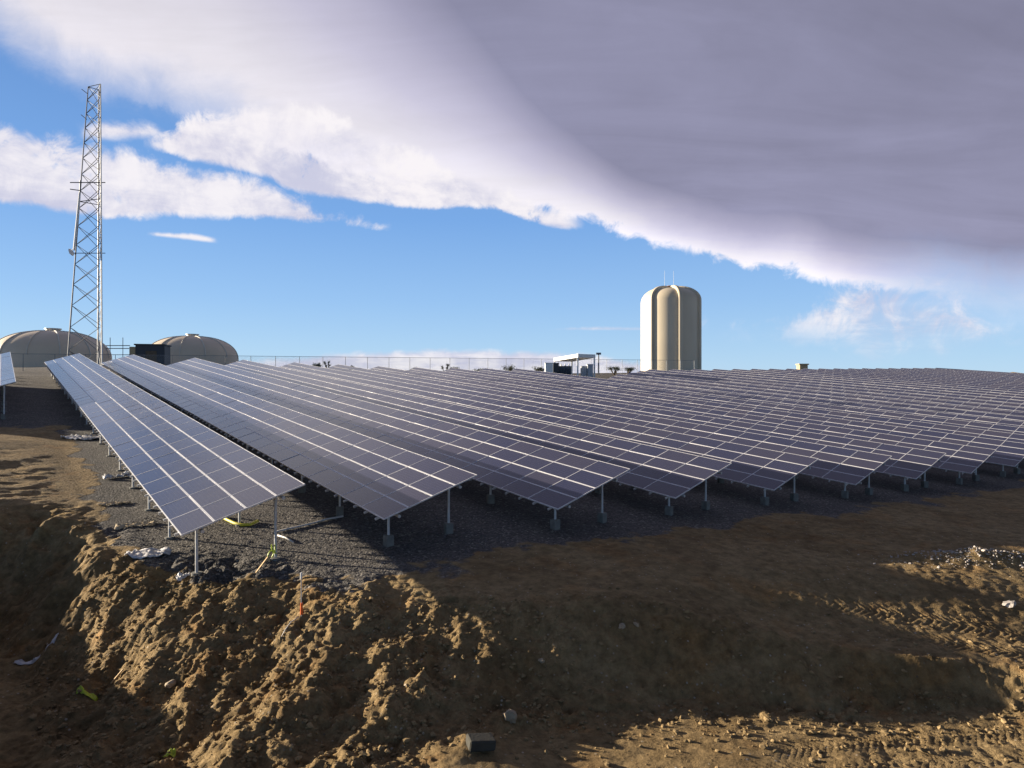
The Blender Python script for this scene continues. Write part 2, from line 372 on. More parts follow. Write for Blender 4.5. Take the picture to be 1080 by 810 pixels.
def glass_mat():
    m = bpy.data.materials.new('solar_glass'); m.use_nodes = True; nt = m.node_tree; b = nt.nodes['Principled BSDF']
    oi = nt.nodes.new('ShaderNodeObjectInfo'); tc = nt.nodes.new('ShaderNodeTexCoord')
    ns = nt.nodes.new('ShaderNodeTexNoise'); ns.inputs['Scale'].default_value = 1.1; ns.inputs['Detail'].default_value = 4
    nt.links.new(tc.outputs['Object'], ns.inputs['Vector'])
    ad = nt.nodes.new('ShaderNodeMath'); ad.operation = 'MULTIPLY_ADD'; nt.links.new(ns.outputs[0], ad.inputs[0]); ad.inputs[1].default_value = .35
    sb = nt.nodes.new('ShaderNodeMath'); sb.operation = 'MULTIPLY'; nt.links.new(oi.outputs['Random'], sb.inputs[0]); sb.inputs[1].default_value = .65
    nt.links.new(sb.outputs[0], ad.inputs[2])
    cr = nt.nodes.new('ShaderNodeValToRGB'); nt.links.new(ad.outputs[0], cr.inputs[0])
    cr.color_ramp.elements[0].position = .1; cr.color_ramp.elements[0].color = (.022, .027, .064, 1)
    cr.color_ramp.elements[1].position = .95; cr.color_ramp.elements[1].color = (.046, .043, .066, 1)
    # cell gaps
    sp = nt.nodes.new('ShaderNodeSeparateXYZ'); nt.links.new(tc.outputs['Object'], sp.inputs[0])
    def line(o, per):
        a = nt.nodes.new('ShaderNodeMath'); a.operation = 'DIVIDE'; nt.links.new(o, a.inputs[0]); a.inputs[1].default_value = per
        f = nt.nodes.new('ShaderNodeMath'); f.operation = 'FRACT'; nt.links.new(a.outputs[0], f.inputs[0])
        g = nt.nodes.new('ShaderNodeMath'); g.operation = 'LESS_THAN'; nt.links.new(f.outputs[0], g.inputs[0]); g.inputs[1].default_value = .03
        return g.outputs[0]
    mx = nt.nodes.new('ShaderNodeMath'); mx.operation = 'MAXIMUM'; nt.links.new(line(sp.outputs[0], .1285), mx.inputs[0]); nt.links.new(line(sp.outputs[1], .1285), mx.inputs[1])
    mf = nt.nodes.new('ShaderNodeMath'); mf.operation = 'MULTIPLY'; nt.links.new(mx.outputs[0], mf.inputs[0]); mf.inputs[1].default_value = .35
    mi = nt.nodes.new('ShaderNodeMix'); mi.data_type = 'RGBA'; nt.links.new(mf.outputs[0], mi.inputs[0]); nt.links.new(cr.outputs[0], mi.inputs[6]); mi.inputs[7].default_value = (.2, .2, .22, 1)
    nt.links.new(mi.outputs[2], b.inputs['Base Color'])
    b.inputs['Roughness'].default_value = .2;  b.inputs['IOR'].default_value = 1.45; b.inputs['Specular IOR Level'].default_value = .5
    return m
MT['glass'] = glass_mat()
MT['frame'] = mat('anodized_frame', (.60, .60, .62), .42, .1)

def ground_mat():
    m = bpy.data.materials.new('dirt_and_gravel'); m.use_nodes = True; nt = m.node_tree; N = nt.nodes; K = nt.links; b = N['Principled BSDF']
    b.inputs['Roughness'].default_value = .95; b.inputs['Specular IOR Level'].default_value = .15
    tc = N.new('ShaderNodeTexCoord'); P = tc.outputs['Object']
    def noise(scale, det=6, rough=.6, dist=0, sc3=None):
        v = P
        if sc3:
            mp = N.new('ShaderNodeMapping'); K.new(P, mp.inputs[0]); mp.inputs['Scale'].default_value = sc3; v = mp.outputs[0]
        n = N.new('ShaderNodeTexNoise'); K.new(v, n.inputs['Vector']); n.inputs['Scale'].default_value = scale; n.inputs['Detail'].default_value = det
        n.inputs['Roughness'].default_value = rough; n.inputs['Distortion'].default_value = dist; return n.outputs[0]
    def ramp(v, stops):
        c = N.new('ShaderNodeValToRGB'); K.new(v, c.inputs[0]); e = c.color_ramp.elements
        e[0].position, e[0].color = stops[0][0], (*stops[0][1], 1); e[1].position, e[1].color = stops[-1][0], (*stops[-1][1], 1)
        for p, q in stops[1:-1]: n = e.new(p); n.color = (*q, 1)
        return c.outputs[0]
    def mixc(f, a, c, t='MIX'):
        n = N.new('ShaderNodeMix'); n.data_type = 'RGBA'; n.blend_type = t
        if isinstance(f, float): n.inputs[0].default_value = f
        else: K.new(f, n.inputs[0])
        K.new(a, n.inputs[6]); K.new(c, n.inputs[7]); return n.outputs[2]
    dirt = ramp(noise(.35, 7, .6, .6), [(.30, (.182, .126, .062)), (.5, (.245, .176, .090)), (.72, (.30, .225, .122))])
    sp = ramp(noise(3.0, 8, .7), [(.32, (.55, .53, .50)), (.68, (1.35, 1.32, 1.28))])
    dirt = mixc(1.0, dirt, sp, 'MULTIPLY')
    red = ramp(noise(.8, 4, .5, .5), [(.55, (1, 1, 1)), (.75, (1.12, .95, .80))])
    dirt = mixc(1.0, dirt, red, 'MULTIPLY')
    vp = N.new('ShaderNodeTexVoronoi'); K.new(P, vp.inputs['Vector']); vp.inputs['Scale'].default_value = 9
    sp1 = N.new('ShaderNodeSeparateColor'); K.new(vp.outputs['Color'], sp1.inputs[0])
    c1 = N.new('ShaderNodeMath'); c1.operation = 'GREATER_THAN'; K.new(sp1.outputs[0], c1.inputs[0]); c1.inputs[1].default_value = .86
    c2 = N.new('ShaderNodeMapRange'); K.new(vp.outputs['Distance'], c2.inputs['Value']); c2.inputs['From Min'].default_value = .30; c2.inputs['From Max'].default_value = .16
    c3 = N.new('ShaderNodeMath'); c3.operation = 'MULTIPLY'; K.new(c1.outputs[0], c3.inputs[0]); K.new(c2.outputs[0], c3.inputs[1])
    pale = ramp(sp1.outputs[1], [(0, (.10, .08, .055)), (.5, (.34, .28, .20)), (1, (.46, .40, .33))])
    dirt = mixc(c3.outputs[0], dirt, pale)
    vo = N.new('ShaderNodeTexVoronoi'); K.new(P, vo.inputs['Vector']); vo.inputs['Scale'].default_value = 16
    sepc = N.new('ShaderNodeSeparateColor'); K.new(vo.outputs['Color'], sepc.inputs[0])
    grav = ramp(sepc.outputs[0], [(0, (.060, .057, .054)), (.6, (.105, .10, .094)), (.93, (.155, .148, .138)), (1, (.30, .285, .265))])
    grav = mixc(1.0, grav, ramp(noise(.5, 5, .6), [(.3, (.8, .8, .82)), (.7, (1.2, 1.15, 1.1))]), 'MULTIPLY')
    at_ = N.new('ShaderNodeAttribute'); at_.attribute_name = 'gravel'
    gm = N.new('ShaderNodeMath'); gm.operation = 'MULTIPLY_ADD'; K.new(noise(2.5, 6, .7), gm.inputs[0]); gm.inputs[1].default_value = .8
    g2 = N.new('ShaderNodeMath'); g2.operation = 'ADD'; K.new(at_.outputs['Fac'], g2.inputs[0]); g2.inputs[1].default_value = -.4; K.new(g2.outputs[0], gm.inputs[2])
    mr = N.new('ShaderNodeMapRange'); K.new(gm.outputs[0], mr.inputs['Value']); mr.inputs['From Min'].default_value = .35; mr.inputs['From Max'].default_value = .6
    K.new(mixc(mr.outputs[0], dirt, grav), b.inputs['Base Color'])
    h1 = noise(5, 9, .7, .2); h2 = noise(38, 6, .7)
    va = N.new('ShaderNodeTexVoronoi'); K.new(P, va.inputs['Vector']); va.inputs['Scale'].default_value = 9; va.feature = 'SMOOTH_F1'
    def mad(a, k, c):
        n = N.new('ShaderNodeMath'); n.operation = 'MULTIPLY_ADD'; K.new(a, n.inputs[0]); n.inputs[1].default_value = k
        if isinstance(c, float): n.inputs[2].default_value = c
        else: K.new(c, n.inputs[2])
        return n.outputs[0]
    hd = mad(h1, .13, mad(h2, .034, mad(va.outputs['Distance'], -.05, 0.0)))
    hg = mad(vo.outputs['Distance'], -.035, mad(h1, .05, 0.0))
    hm = N.new('ShaderNodeMix'); hm.data_type = 'FLOAT'; K.new(mr.outputs[0], hm.inputs[0]); K.new(hd, hm.inputs[2]); K.new(hg, hm.inputs[3])
    bp = N.new('ShaderNodeBump'); bp.inputs['Strength'].default_value = .9; bp.inputs['Distance'].default_value = 1.0
    K.new(hm.outputs[0], bp.inputs['Height']); K.new(bp.outputs[0], b.inputs['Normal'])
    return m
MT['ground'] = ground_mat()

# ------------------------------------------------------------------ helpers
def link(o, parent=None, world=None):
    col.objects.link(o)
    if parent is not None: o.parent = parent
    if world is not None:
        o.matrix_basis = (parent.matrix_basis.inverted() @ world) if parent is not None else world
    return o
def mesh_from(bm, name, mats):
    me = bpy.data.meshes.new(name); bm.to_mesh(me); bm.free()
    for m in (mats if isinstance(mats, (list, tuple)) else [mats]): me.materials.append(m)
    return me
def obj(name, bm, m, parent=None, world=None, smooth=False):
    """geometry in bm is in world coordinates unless world is given"""
    me = mesh_from(bm, name, m)
    if smooth:
        for p in me.polygons: p.use_smooth = True
    o = bpy.data.objects.new(name, me)
    if parent is not None and world is None: return link(o, parent, Matrix.Identity(4))
    return link(o, parent, world)
def tag(o, label=None, cat=None, group=None, kind=None):
    if label: o['label'] = label
    if cat: o['category'] = cat
    if group: o['group'] = group
    if kind: o['kind'] = kind
    return o
def thing(name, loc, label, cat, group=None, rz=0.0):
    o = bpy.data.objects.new(name, None); o.empty_display_size = .3
    o.matrix_basis = Matrix.Translation(loc) @ Matrix.Rotation(rz, 4, 'Z'); col.objects.link(o)
    return tag(o, label, cat, group)
def box(bm, c, sz, M=None, bev=0.0, mi=0):
    g = bmesh.ops.create_cube(bm, size=1)
    vs = g['verts']
    for v in vs:
        p = Vector((v.co.x * sz[0], v.co.y * sz[1], v.co.z * sz[2]))
        v.co = (M @ p if M else p) + Vector(c)
    fs = set(f for v in vs for f in v.link_faces)
    for f in fs: f.material_index = mi
    if bev:
        es = set(e for v in vs for e in v.link_edges)
        bmesh.ops.bevel(bm, geom=list(es), offset=bev, segments=1, affect='EDGES')
def rod(bm, a, b, r0, r1=None, seg=8, cap=True):
    a = Vector(a); b = Vector(b); r1 = r0 if r1 is None else r1
    d = (b - a); q = d.to_track_quat('Z', 'Y'); ra, rb = [], []
    for i in range(seg):
        t = 2 * math.pi * i / seg; e = q @ Vector((math.cos(t), math.sin(t), 0))
        ra.append(bm.verts.new(a + e * r0)); rb.append(bm.verts.new(b + e * r1))
    for i in range(seg): bm.faces.new((ra[i], ra[(i + 1) % seg], rb[(i + 1) % seg], rb[i]))
    if cap: bm.faces.new(ra[::-1]); bm.faces.new(rb)
def tube(bm, pts, rad, seg=6):
    pts = [Vector(p) for p in pts]; rings = []
    for i, p in enumerate(pts):
        d = (pts[min(i + 1, len(pts) - 1)] - pts[max(i - 1, 0)]).normalized(); q = d.to_track_quat('Z', 'Y')
        rings.append([bm.verts.new(p + q @ Vector((math.cos(2 * math.pi * j / seg), math.sin(2 * math.pi * j / seg), 0)) * rad) for j in range(seg)])
    for A, B in zip(rings, rings[1:]):
        for j in range(seg): bm.faces.new((A[j], A[(j + 1) % seg], B[(j + 1) % seg], B[j]))
    bm.faces.new(rings[0][::-1]); bm.faces.new(rings[-1])
def lathe(bm, prof, c, seg=48, fn=None):
    rings = []
    for (rr, z) in prof:
        ring = []
        for i in range(seg):
            t = 2 * math.pi * i / seg; q = rr * (fn(t, rr, z) if fn else 1)
            ring.append(bm.verts.new(Vector(c) + Vector((q * math.cos(t), q * math.sin(t), z))))
        rings.append(ring)
    for A, B in zip(rings, rings[1:]):
        for i in range(seg): bm.faces.new((A[i], A[(i + 1) % seg], B[(i + 1) % seg], B[i]))
    bm.faces.new(rings[-1])
rnd = random.Random(7)

# ------------------------------------------------------------------ the ground: one sheet out to the horizon
def graded(segs):
    out = [segs[0][0]]
    for a, b, st0, st1 in segs:
        x = out[-1]; n = 0
        while x < b - 1e-6:
            f = (x - a) / (b - a); st = st0 * (st1 / st0) ** f
            x = min(b, x + st); out.append(x)
    return np.array(out)
xs_r = graded([(0, 13, .05, .055), (13, 24, .07, .3), (24, 160, .4, 6), (160, 5000, 8, 700)])
xs_l = graded([(0, 13, .05, .055), (13, 24, .06, .2), (24, 160, .3, 6), (160, 5000, 8, 700)])
gx = np.concatenate([-xs_l[::-1], xs_r[1:]])
gy = np.concatenate([-graded([(0, 30, 1, 3), (30, 3000, 4, 500)])[::-1], graded([(0, 11, 1.2, .3), (11, 21, .045, .05), (21, 40, .06, .25), (40, 160, .3, 3), (160, 6000, 5, 700)])[1:]])
XX, YY = np.meshgrid(gx, gy)
ZZ = G(XX, YY) + H
nx, ny = len(gx), len(gy)
verts = np.stack([XX.ravel(), YY.ravel(), ZZ.ravel()], 1)
idx = np.arange(nx * ny).reshape(ny, nx)
quads = np.stack([idx[:-1, :-1].ravel(), idx[:-1, 1:].ravel(), idx[1:, 1:].ravel(), idx[1:, :-1].ravel()], 1)
me = bpy.data.meshes.new('ground')
me.vertices.add(len(verts)); me.vertices.foreach_set('co', verts.ravel())
me.loops.add(quads.size); me.loops.foreach_set('vertex_index', quads.ravel())
me.polygons.add(len(quads)); me.polygons.foreach_set('loop_start', np.arange(0, quads.size, 4)); me.polygons.foreach_set('loop_total', np.full(len(quads), 4))
me.update(); me.validate()
me.polygons.foreach_set('use_smooth', np.ones(len(quads), bool))
a = me.attributes.new('gravel', 'FLOAT', 'POINT'); a.data.foreach_set('value', gravel_mask(XX, YY).ravel().astype(np.float32))
me.materials.append(MT['ground'])
g = bpy.data.objects.new('ground', me); col.objects.link(g); tag(g, 'brown dirt and dark gravel ground of the site', kind='structure')

# ------------------------------------------------------------------ rocks: lumpy convex-ish stones
def stone_into(V, Fc, c, size, rr, flat=.7):
    b = stone_into.base
    R = Matrix.Rotation(rr.uniform(0, 6.28), 3, 'Z') @ Matrix.Rotation(rr.uniform(-.6, .6), 3, 'X')
    sx, sy, sz = size * rr.uniform(.7, 1.3), size * rr.uniform(.6, 1.1), size * flat * rr.uniform(.6, 1.1)
    o = len(V); jit = [rr.uniform(.68, 1.25) for _ in b[0]]
    for p, j in zip(b[0], jit):
        q = R @ Vector((p.x * sx * j, p.y * sy * j, p.z * sz * j)); V.append((c[0] + q.x, c[1] + q.y, c[2] + q.z))
    for f in b[1]: Fc.append(tuple(i + o for i in f))
_b = bmesh.new(); bmesh.ops.create_icosphere(_b, subdivisions=2, radius=.5); _b.verts.ensure_lookup_table()
BASE2 = ([v.co.copy() for v in _b.verts], [tuple(v.index for v in f.verts) for f in _b.faces]); _b.free()
_b = bmesh.new(); bmesh.ops.create_icosphere(_b, subdivisions=1, radius=.5); _b.verts.ensure_lookup_table()
BASE1 = ([v.co.copy() for v in _b.verts], [tuple(v.index for v in f.verts) for f in _b.faces]); _b.free()
def stone_obj(name, loc, size, m, label, cat, group=None, flat=.7, seed=1):
    V, Fc = [], []; stone_into.base = BASE2; rr = random.Random(seed); stone_into(V, Fc, (0, 0, 0), size, rr, flat)
    me = bpy.data.meshes.new(name); me.from_pydata(V, [], Fc); me.materials.append(m)
    o = bpy.data.objects.new(name, me); o.location = loc; col.objects.link(o); return tag(o, label, cat, group)
def scatter(name, n, region, m, smin, smax, label, kind='stuff', seed=3):
    rr = random.Random(seed); V, Fc = [], []; stone_into.base = BASE1
    pts = []
    while len(pts) < n: 
        p = region(rr)
        if p: pts.append(p)
    A = np.array(pts); Zs = G(A[:, 0], A[:, 1]) + H
    for (x, y), z in zip(pts, Zs):
        sz = smin * (smax / smin) ** (rr.random() ** 2.4)
        stone_into(V, Fc, (x, y, z + sz * .12), sz, rr)
    me = bpy.data.meshes.new(name); me.from_pydata(V, [], Fc); me.materials.append(m)
    o = bpy.data.objects.new(name, me); col.objects.link(o); tag(o, label, kind=kind); return o
MT['clod'] = mat('dirt_clod', (.24, .172, .09), .95, spec=.1, noise=.35, bump=.01, scale=2.5)
MT['pebble'] = mat('gravel_pebble', (.115, .11, .11), .9, spec=.2, noise=.4, scale=7)
def reg_bank(rr):
    x = rr.uniform(-12.5, 1.5); t = rr.random() ** .9 * 1.15 - .05
    if x > -1.5 and rr.random() < .6: return None
    return x, np.interp(x, CX, CY) * (1 - t) + np.interp(x, FX, FY) * t
def reg_flat(rr):
    x = rr.uniform(0, 13); y = rr.gauss(14.5, .7) if rr.random() < .6 else rr.uniform(12, 19)
    return x, y
def reg_gravel(rr):
    x = rr.uniform(-14, 0); y = rr.uniform(18.5, 26)
    return (x, y) if gravel_mask(np.array([x]), np.array([y]))[0] > .6 else None
scatter('dirt_clods', 7500, reg_bank, MT['clod'], .02, .17, 'loose brown dirt clods on the cut bank', seed=3)
scatter('dirt_crumbs', 2600, reg_flat, MT['clod'], .02, .16, 'dirt crumbs spilled at the foot of the bank', seed=4)
scatter('gravel', 4500, reg_gravel, MT['pebble'], .025, .09, 'dark gravel stones under the first panel row', seed=5)
def reg_rub(rr): return 15.5 + rr.gauss(0, 1.5), 22.1 + rr.gauss(0, .4)
scatter('rubble', 900, reg_rub, MT['palerock'], 0.03, .12, 'pale broken rubble heaped at the right edge of the dirt', seed=6)

# ------------------------------------------------------------------ solar rows
PM, PT = .455 * L, .25 * L             # module pitch along the row, tier pitch up the slope
bm = bmesh.new()
MX, MY, TH = PT - .008, PM - .007, .045
def frame_ring(bm, x0, x1, y0, y1, fx, fy, zt):
    o = [(x0, y0), (x1, y0), (x1, y1), (x0, y1)]; i = [(x0 + fx, y0 + fy), (x1 - fx, y0 + fy), (x1 - fx, y1 - fy), (x0 + fx, y1 - fy)]
    ot = [bm.verts.new((*p, zt)) for p in o]; it = [bm.verts.new((*p, zt)) for p in i]; ig = [bm.verts.new((*p, zt - .004)) for p in i]; ob = [bm.verts.new((*p, zt - TH)) for p in o]
    for k in range(4):
        j = (k + 1) % 4
        f = bm.faces.new((ot[k], ot[j], it[j], it[k])); f.material_index = 1
        f = bm.faces.new((it[k], it[j], ig[j], ig[k])); f.material_index = 1
        f = bm.faces.new((ob[k], ob[j], ot[j], ot[k])); f.material_index = 1
    bm.faces.new(ig); f = bm.faces.new(ob[::-1]); f.material_index = 1
frame_ring(bm, .004, .004 + MX, .0035, .0035 + MY, .026, .017, 0)
ME_MOD = mesh_from(bm, 'solar_module', [MT['glass'], MT['frame']])
bm = bmesh.new(); box(bm, (L * .5, 0, -TH - .035), (L + .10, .045, .066)); ME_RAIL = mesh_from(bm, 'rail', MT['steel'])
NT = {-3: (27, 42), -2: (27, 44), -1: (22, 46), 0: (0, 46), 1: (0, 46), 2: (0, 43), 3: (0, 43), 4: (0, 42), 5: (0, 42), 6: (0, 42), 7: (0, 42)}
for k in range(8, NROW): NT[k] = (0, 42)
for k, xlim in ((11, 641), (12, 649), (13, 658), (14, 668)):
    for n in range(42, 20, -1):
        q = Vector(corner(k)) + s + r * (n * .455)
        if 540 + 715 * q.x / q.y > xlim: break
    NT[k] = (0, n)
ORD = ['first', 'second', 'third', 'fourth', 'fifth', 'sixth', 'seventh', 'eighth', 'ninth', 'tenth', 'eleventh', 'twelfth', 'thirteenth', 'fourteenth', 'fifteenth', 'sixteenth', 'seventeenth', 'eighteenth', 'nineteenth', 'twentieth',
       'twenty-first', 'twenty-second', 'twenty-third', 'twenty-fourth', 'twenty-fifth', 'twenty-sixth', 'twenty-seventh', 'twenty-eighth', 'twenty-ninth', 'thirtieth', 'thirty-first', 'thirty-second', 'thirty-third', 'thirty-fourth', 'thirty-fifth']
def in_view(p):
    if p.y < 1: return False
    X = 540 + 715 * p.x / p.y; Yp = 405 - 715 * (p.z - H) / p.y
    return -5 < X < 1085 and Yp < 815
for k in range(-3, NROW):
    P = Vector(corner(k)) * L; P.z += H
    if k == -1: P = P + Vector((0.0, 0.0, 0.0))
    R = Matrix((s, r, n_up)).transposed().to_4x4()
    n0, n1 = NT[k]
    if k == -1: lab = 'short tilted panel row cut off by the left frame edge, beside the dome'
    elif k == -2: lab = 'unseen panel row added beyond the cut-off one to shade the left ground'  # this row and the next are added out of view to cast shade
    elif k == -3: lab = 'outermost unseen panel row, added outside the left frame edge for its shade'
    elif k == 0: lab = 'nearest long tilted solar panel row, wholly sunlit, beside the lattice tower'
    elif k == 1: lab = 'second full solar panel row, its low edge shaded by the nearest row'
    elif k < 9: lab = '%s full solar panel row counting rightward from the nearest sunlit one' % ORD[k]
    else: lab = '%s full solar panel row counting back and right from the nearest one' % ORD[k]
    root = bpy.data.objects.new('solar_panel_row', None); root.empty_display_size = .3
    root.matrix_basis = Matrix.Translation(P) @ R; col.objects.link(root)
    tag(root, lab, 'solar panels', 'long tilted rows of solar panels')
    W = root.matrix_basis
    cells = []
    for j in range(n0, n1):
        for t in range(4):
            c = W @ Vector(((t + .5) * PT, (j + .5) * PM, 0))
            cells.append((0 if in_view(c) else 1, c.y, j, t))
    cells.sort()
    for vis, dy, j, t in cells[:100]:
        o = bpy.data.objects.new('solar_module', ME_MOD); col.objects.link(o); o.parent = root
        o.location = (t * PT, j * PM, rnd.uniform(-.003, .003))
        o.rotation_euler = (rnd.uniform(-.005, .005), rnd.uniform(-.004, .004), 0)
    if cells[100:]:
        bm = bmesh.new()
        for vis, dy, j, t in cells[100:]:
            frame_ring(bm, .005 + t * PT, .005 + t * PT + MX, .0035 + j * PM, .0035 + j * PM + MY, .026, .017, 0)
        o = bpy.data.objects.new('solar_module_field', mesh_from(bm, 'solar_module_field', [MT['glass'], MT['frame']])); col.objects.link(o); o.parent = root; o['kind'] = 'stuff'
    # slope rails: ends stick out at the low edge
    nr = 0
    for j2 in range(n0 * 2, n1 * 2):
        if nr >= (92 if k <= 1 else (40 if k <= 7 else 0)): break
        o = bpy.data.objects.new('rail', ME_RAIL); col.objects.link(o); o.parent = root; o.location = (-.06, (j2 + .5) * PM / 2, 0); nr += 1
    # two long pipes along the row
    for a in (.15, .8):
        bm = bmesh.new(); rod(bm, (a * L, n0 * PM + .02, -TH - .125), (a * L, n1 * PM - .1, -TH - .125), .055, seg=8)
        o = bpy.data.objects.new('pipe_beam', mesh_from(bm, 'pipe_beam', MT['steel'])); col.objects.link(o); o.parent = root
    # posts with footings
    m_ = 0; t = n0 * PM / L + .22; npost = 0
    while t * L < n1 * PM - .3 and npost < (20 if k <= 2 else 6):
        for a in (.15, .8):
            if k >= 9 and not in_view(P + r * (t * L)) and npost > 2: continue
            top = W @ Vector((a * L, t * L, -TH - .15))
            zg = gz(top.x, top.y) + H
            if top.z - zg < .15: continue
            bm = bmesh.new(); rod(bm, (0, 0, -.25), (0, 0, top.z - zg), .045, seg=10)
            o = obj('post', bm, MT['steel'], root, Matrix.Translation((top.x, top.y, zg)))
            if k == 0:
                bm = bmesh.new(); rod(bm, (0, 0, -.2), (0, 0, .05), .16, .15, seg=14)
            else:
                bm = bmesh.new(); box(bm, (0, 0, .10), (.28, .28, .50), Matrix.Rotation(rnd.uniform(0, 1), 3, 'Z'), bev=.02)
            f = bpy.data.objects.new('footing', mesh_from(bm, 'footing', MT['conc'])); col.objects.link(f); f.parent = o
        t += 1.10; npost += 1

# ------------------------------------------------------------------ chain-link fence along the back
def fence():
    x0, y0, dx, dy = -33.9 * 1.17, 88 * 1.17, 2.75 * 1.17, 1.31 * 1.17
    root = thing('chain_link_fence', (x0, y0, 1.8 + H), 'long grey chain-link fence running behind the panel rows', 'fence')
    ztop = lambda n: ((3.63 + .022 * n) * 1.17) + H
    ns = list(range(-16, 25))
    for n in ns:
        x, y = x0 + n * dx, y0 + n * dy
        bm = bmesh.new(); rod(bm, (x, y, ztop(n) - 2.6), (x, y, ztop(n)), .04, seg=6)
        obj('post', bm, MT['lattice'], root)
    bm = bmesh.new()
    tube(bm, [(x0 + n * dx, y0 + n * dy, ztop(n)) for n in ns], .028, 5); obj('top_rail', bm, MT['lattice'], root)
    m = bpy.data.materials.new('chain_link_wire'); m.use_nodes = True; nt = m.node_tree; b = nt.nodes['Principled BSDF']
    b.inputs['Base Color'].default_value = (.3, .31, .33, 1); b.inputs['Metallic'].default_value = .3; b.inputs['Roughness'].default_value = .5
    uv = nt.nodes.new('ShaderNodeUVMap'); sp = nt.nodes.new('ShaderNodeSeparateXYZ'); nt.links.new(uv.outputs[0], sp.inputs[0])
    outs = []
    for op in ('ADD', 'SUBTRACT'):
        a = nt.nodes.new('ShaderNodeMath'); a.operation = op; nt.links.new(sp.outputs[0], a.inputs[0]); nt.links.new(sp.outputs[1], a.inputs[1])
        d = nt.nodes.new('ShaderNodeMath'); d.operation = 'DIVIDE'; nt.links.new(a.outputs[0], d.inputs[0]); d.inputs[1].default_value = .075
        f = nt.nodes.new('ShaderNodeMath'); f.operation = 'FRACT'; nt.links.new(d.outputs[0], f.inputs[0])
        l = nt.nodes.new('ShaderNodeMath'); l.operation = 'LESS_THAN'; nt.links.new(f.outputs[0], l.inputs[0]); l.inputs[1].default_value = .055
        outs.append(l.outputs[0])
    mx = nt.nodes.new('ShaderNodeMath'); mx.operation = 'MAXIMUM'; nt.links.new(outs[0], mx.inputs[0]); nt.links.new(outs[1], mx.inputs[1]); nt.links.new(mx.outputs[0], b.inputs['Alpha'])
    bm = bmesh.new(); ul = bm.loops.layers.uv.new()
    sl = math.hypot(dx, dy)
    for n in ns[:-1]:
        q = [(n, 0), (n + 1, 0), (n + 1, 1), (n, 1)]
        vs = [bm.verts.new((x0 + a * dx, y0 + a * dy, ztop(a) - (2.25 if t == 0 else .01))) for a, t in q]
        f = bm.faces.new(vs)
        for lp, (a, t) in zip(f.loops, q): lp[ul].uv = (a * sl, t * 2.24)
    obj('wire_mesh', bm, m, root)
fence()

# ------------------------------------------------------------------ domed tanks
def dome(px, pyt, pyb, depth, R, label):
    top = at(px, pyt, depth); base = at(px, pyb, depth).z; h = top.z - base; c = (top.x, top.y, base)
    root = thing('domed_tank', c, label, 'storage tank', 'domed beige storage tanks')
    wall = h * .34
    prof = [(R, -3), (R, wall * .5), (R, wall)]
    for i in range(1, 15):
        a = math.pi / 2 * i / 14.0
        prof.append((max(R * math.cos(a) ** .82, R * .02), wall + (h - wall) * math.sin(a) ** .98 if i < 14 else h))
    bm = bmesh.new(); lathe(bm, prof, c, 72); obj('shell', bm, MT['dome'], root, smooth=True)
    P = np.array(prof)
    for i in range(12):
        t = 2 * math.pi * (i + .35) / 12
        pts = [Vector(c) + Vector((math.cos(t) * (q[0] + .02), math.sin(t) * (q[0] + .02), q[1] + .03)) for q in prof[2:-1]]
        bm = bmesh.new(); tube(bm, pts, .15, 5); obj('rib', bm, MT['domerib'], root)
    bm = bmesh.new(); rod(bm, (c[0], c[1], base + h - .25), (c[0], c[1], base + h + .45), 1.35, 1.3, seg=20); rod(bm, (c[0], c[1], base + h + .4), (c[0], c[1], base + h + .6), 1.55, 1.5, seg=20)
    obj('roof_cap', bm, MT['domerib'], root)
dome(56, 349.5, 391, 140, 10.5, 'left domed beige tank behind the foot of the lattice tower')
dome(203, 355, 390, 166, 10.5, 'right domed beige tank beside the dark shed')

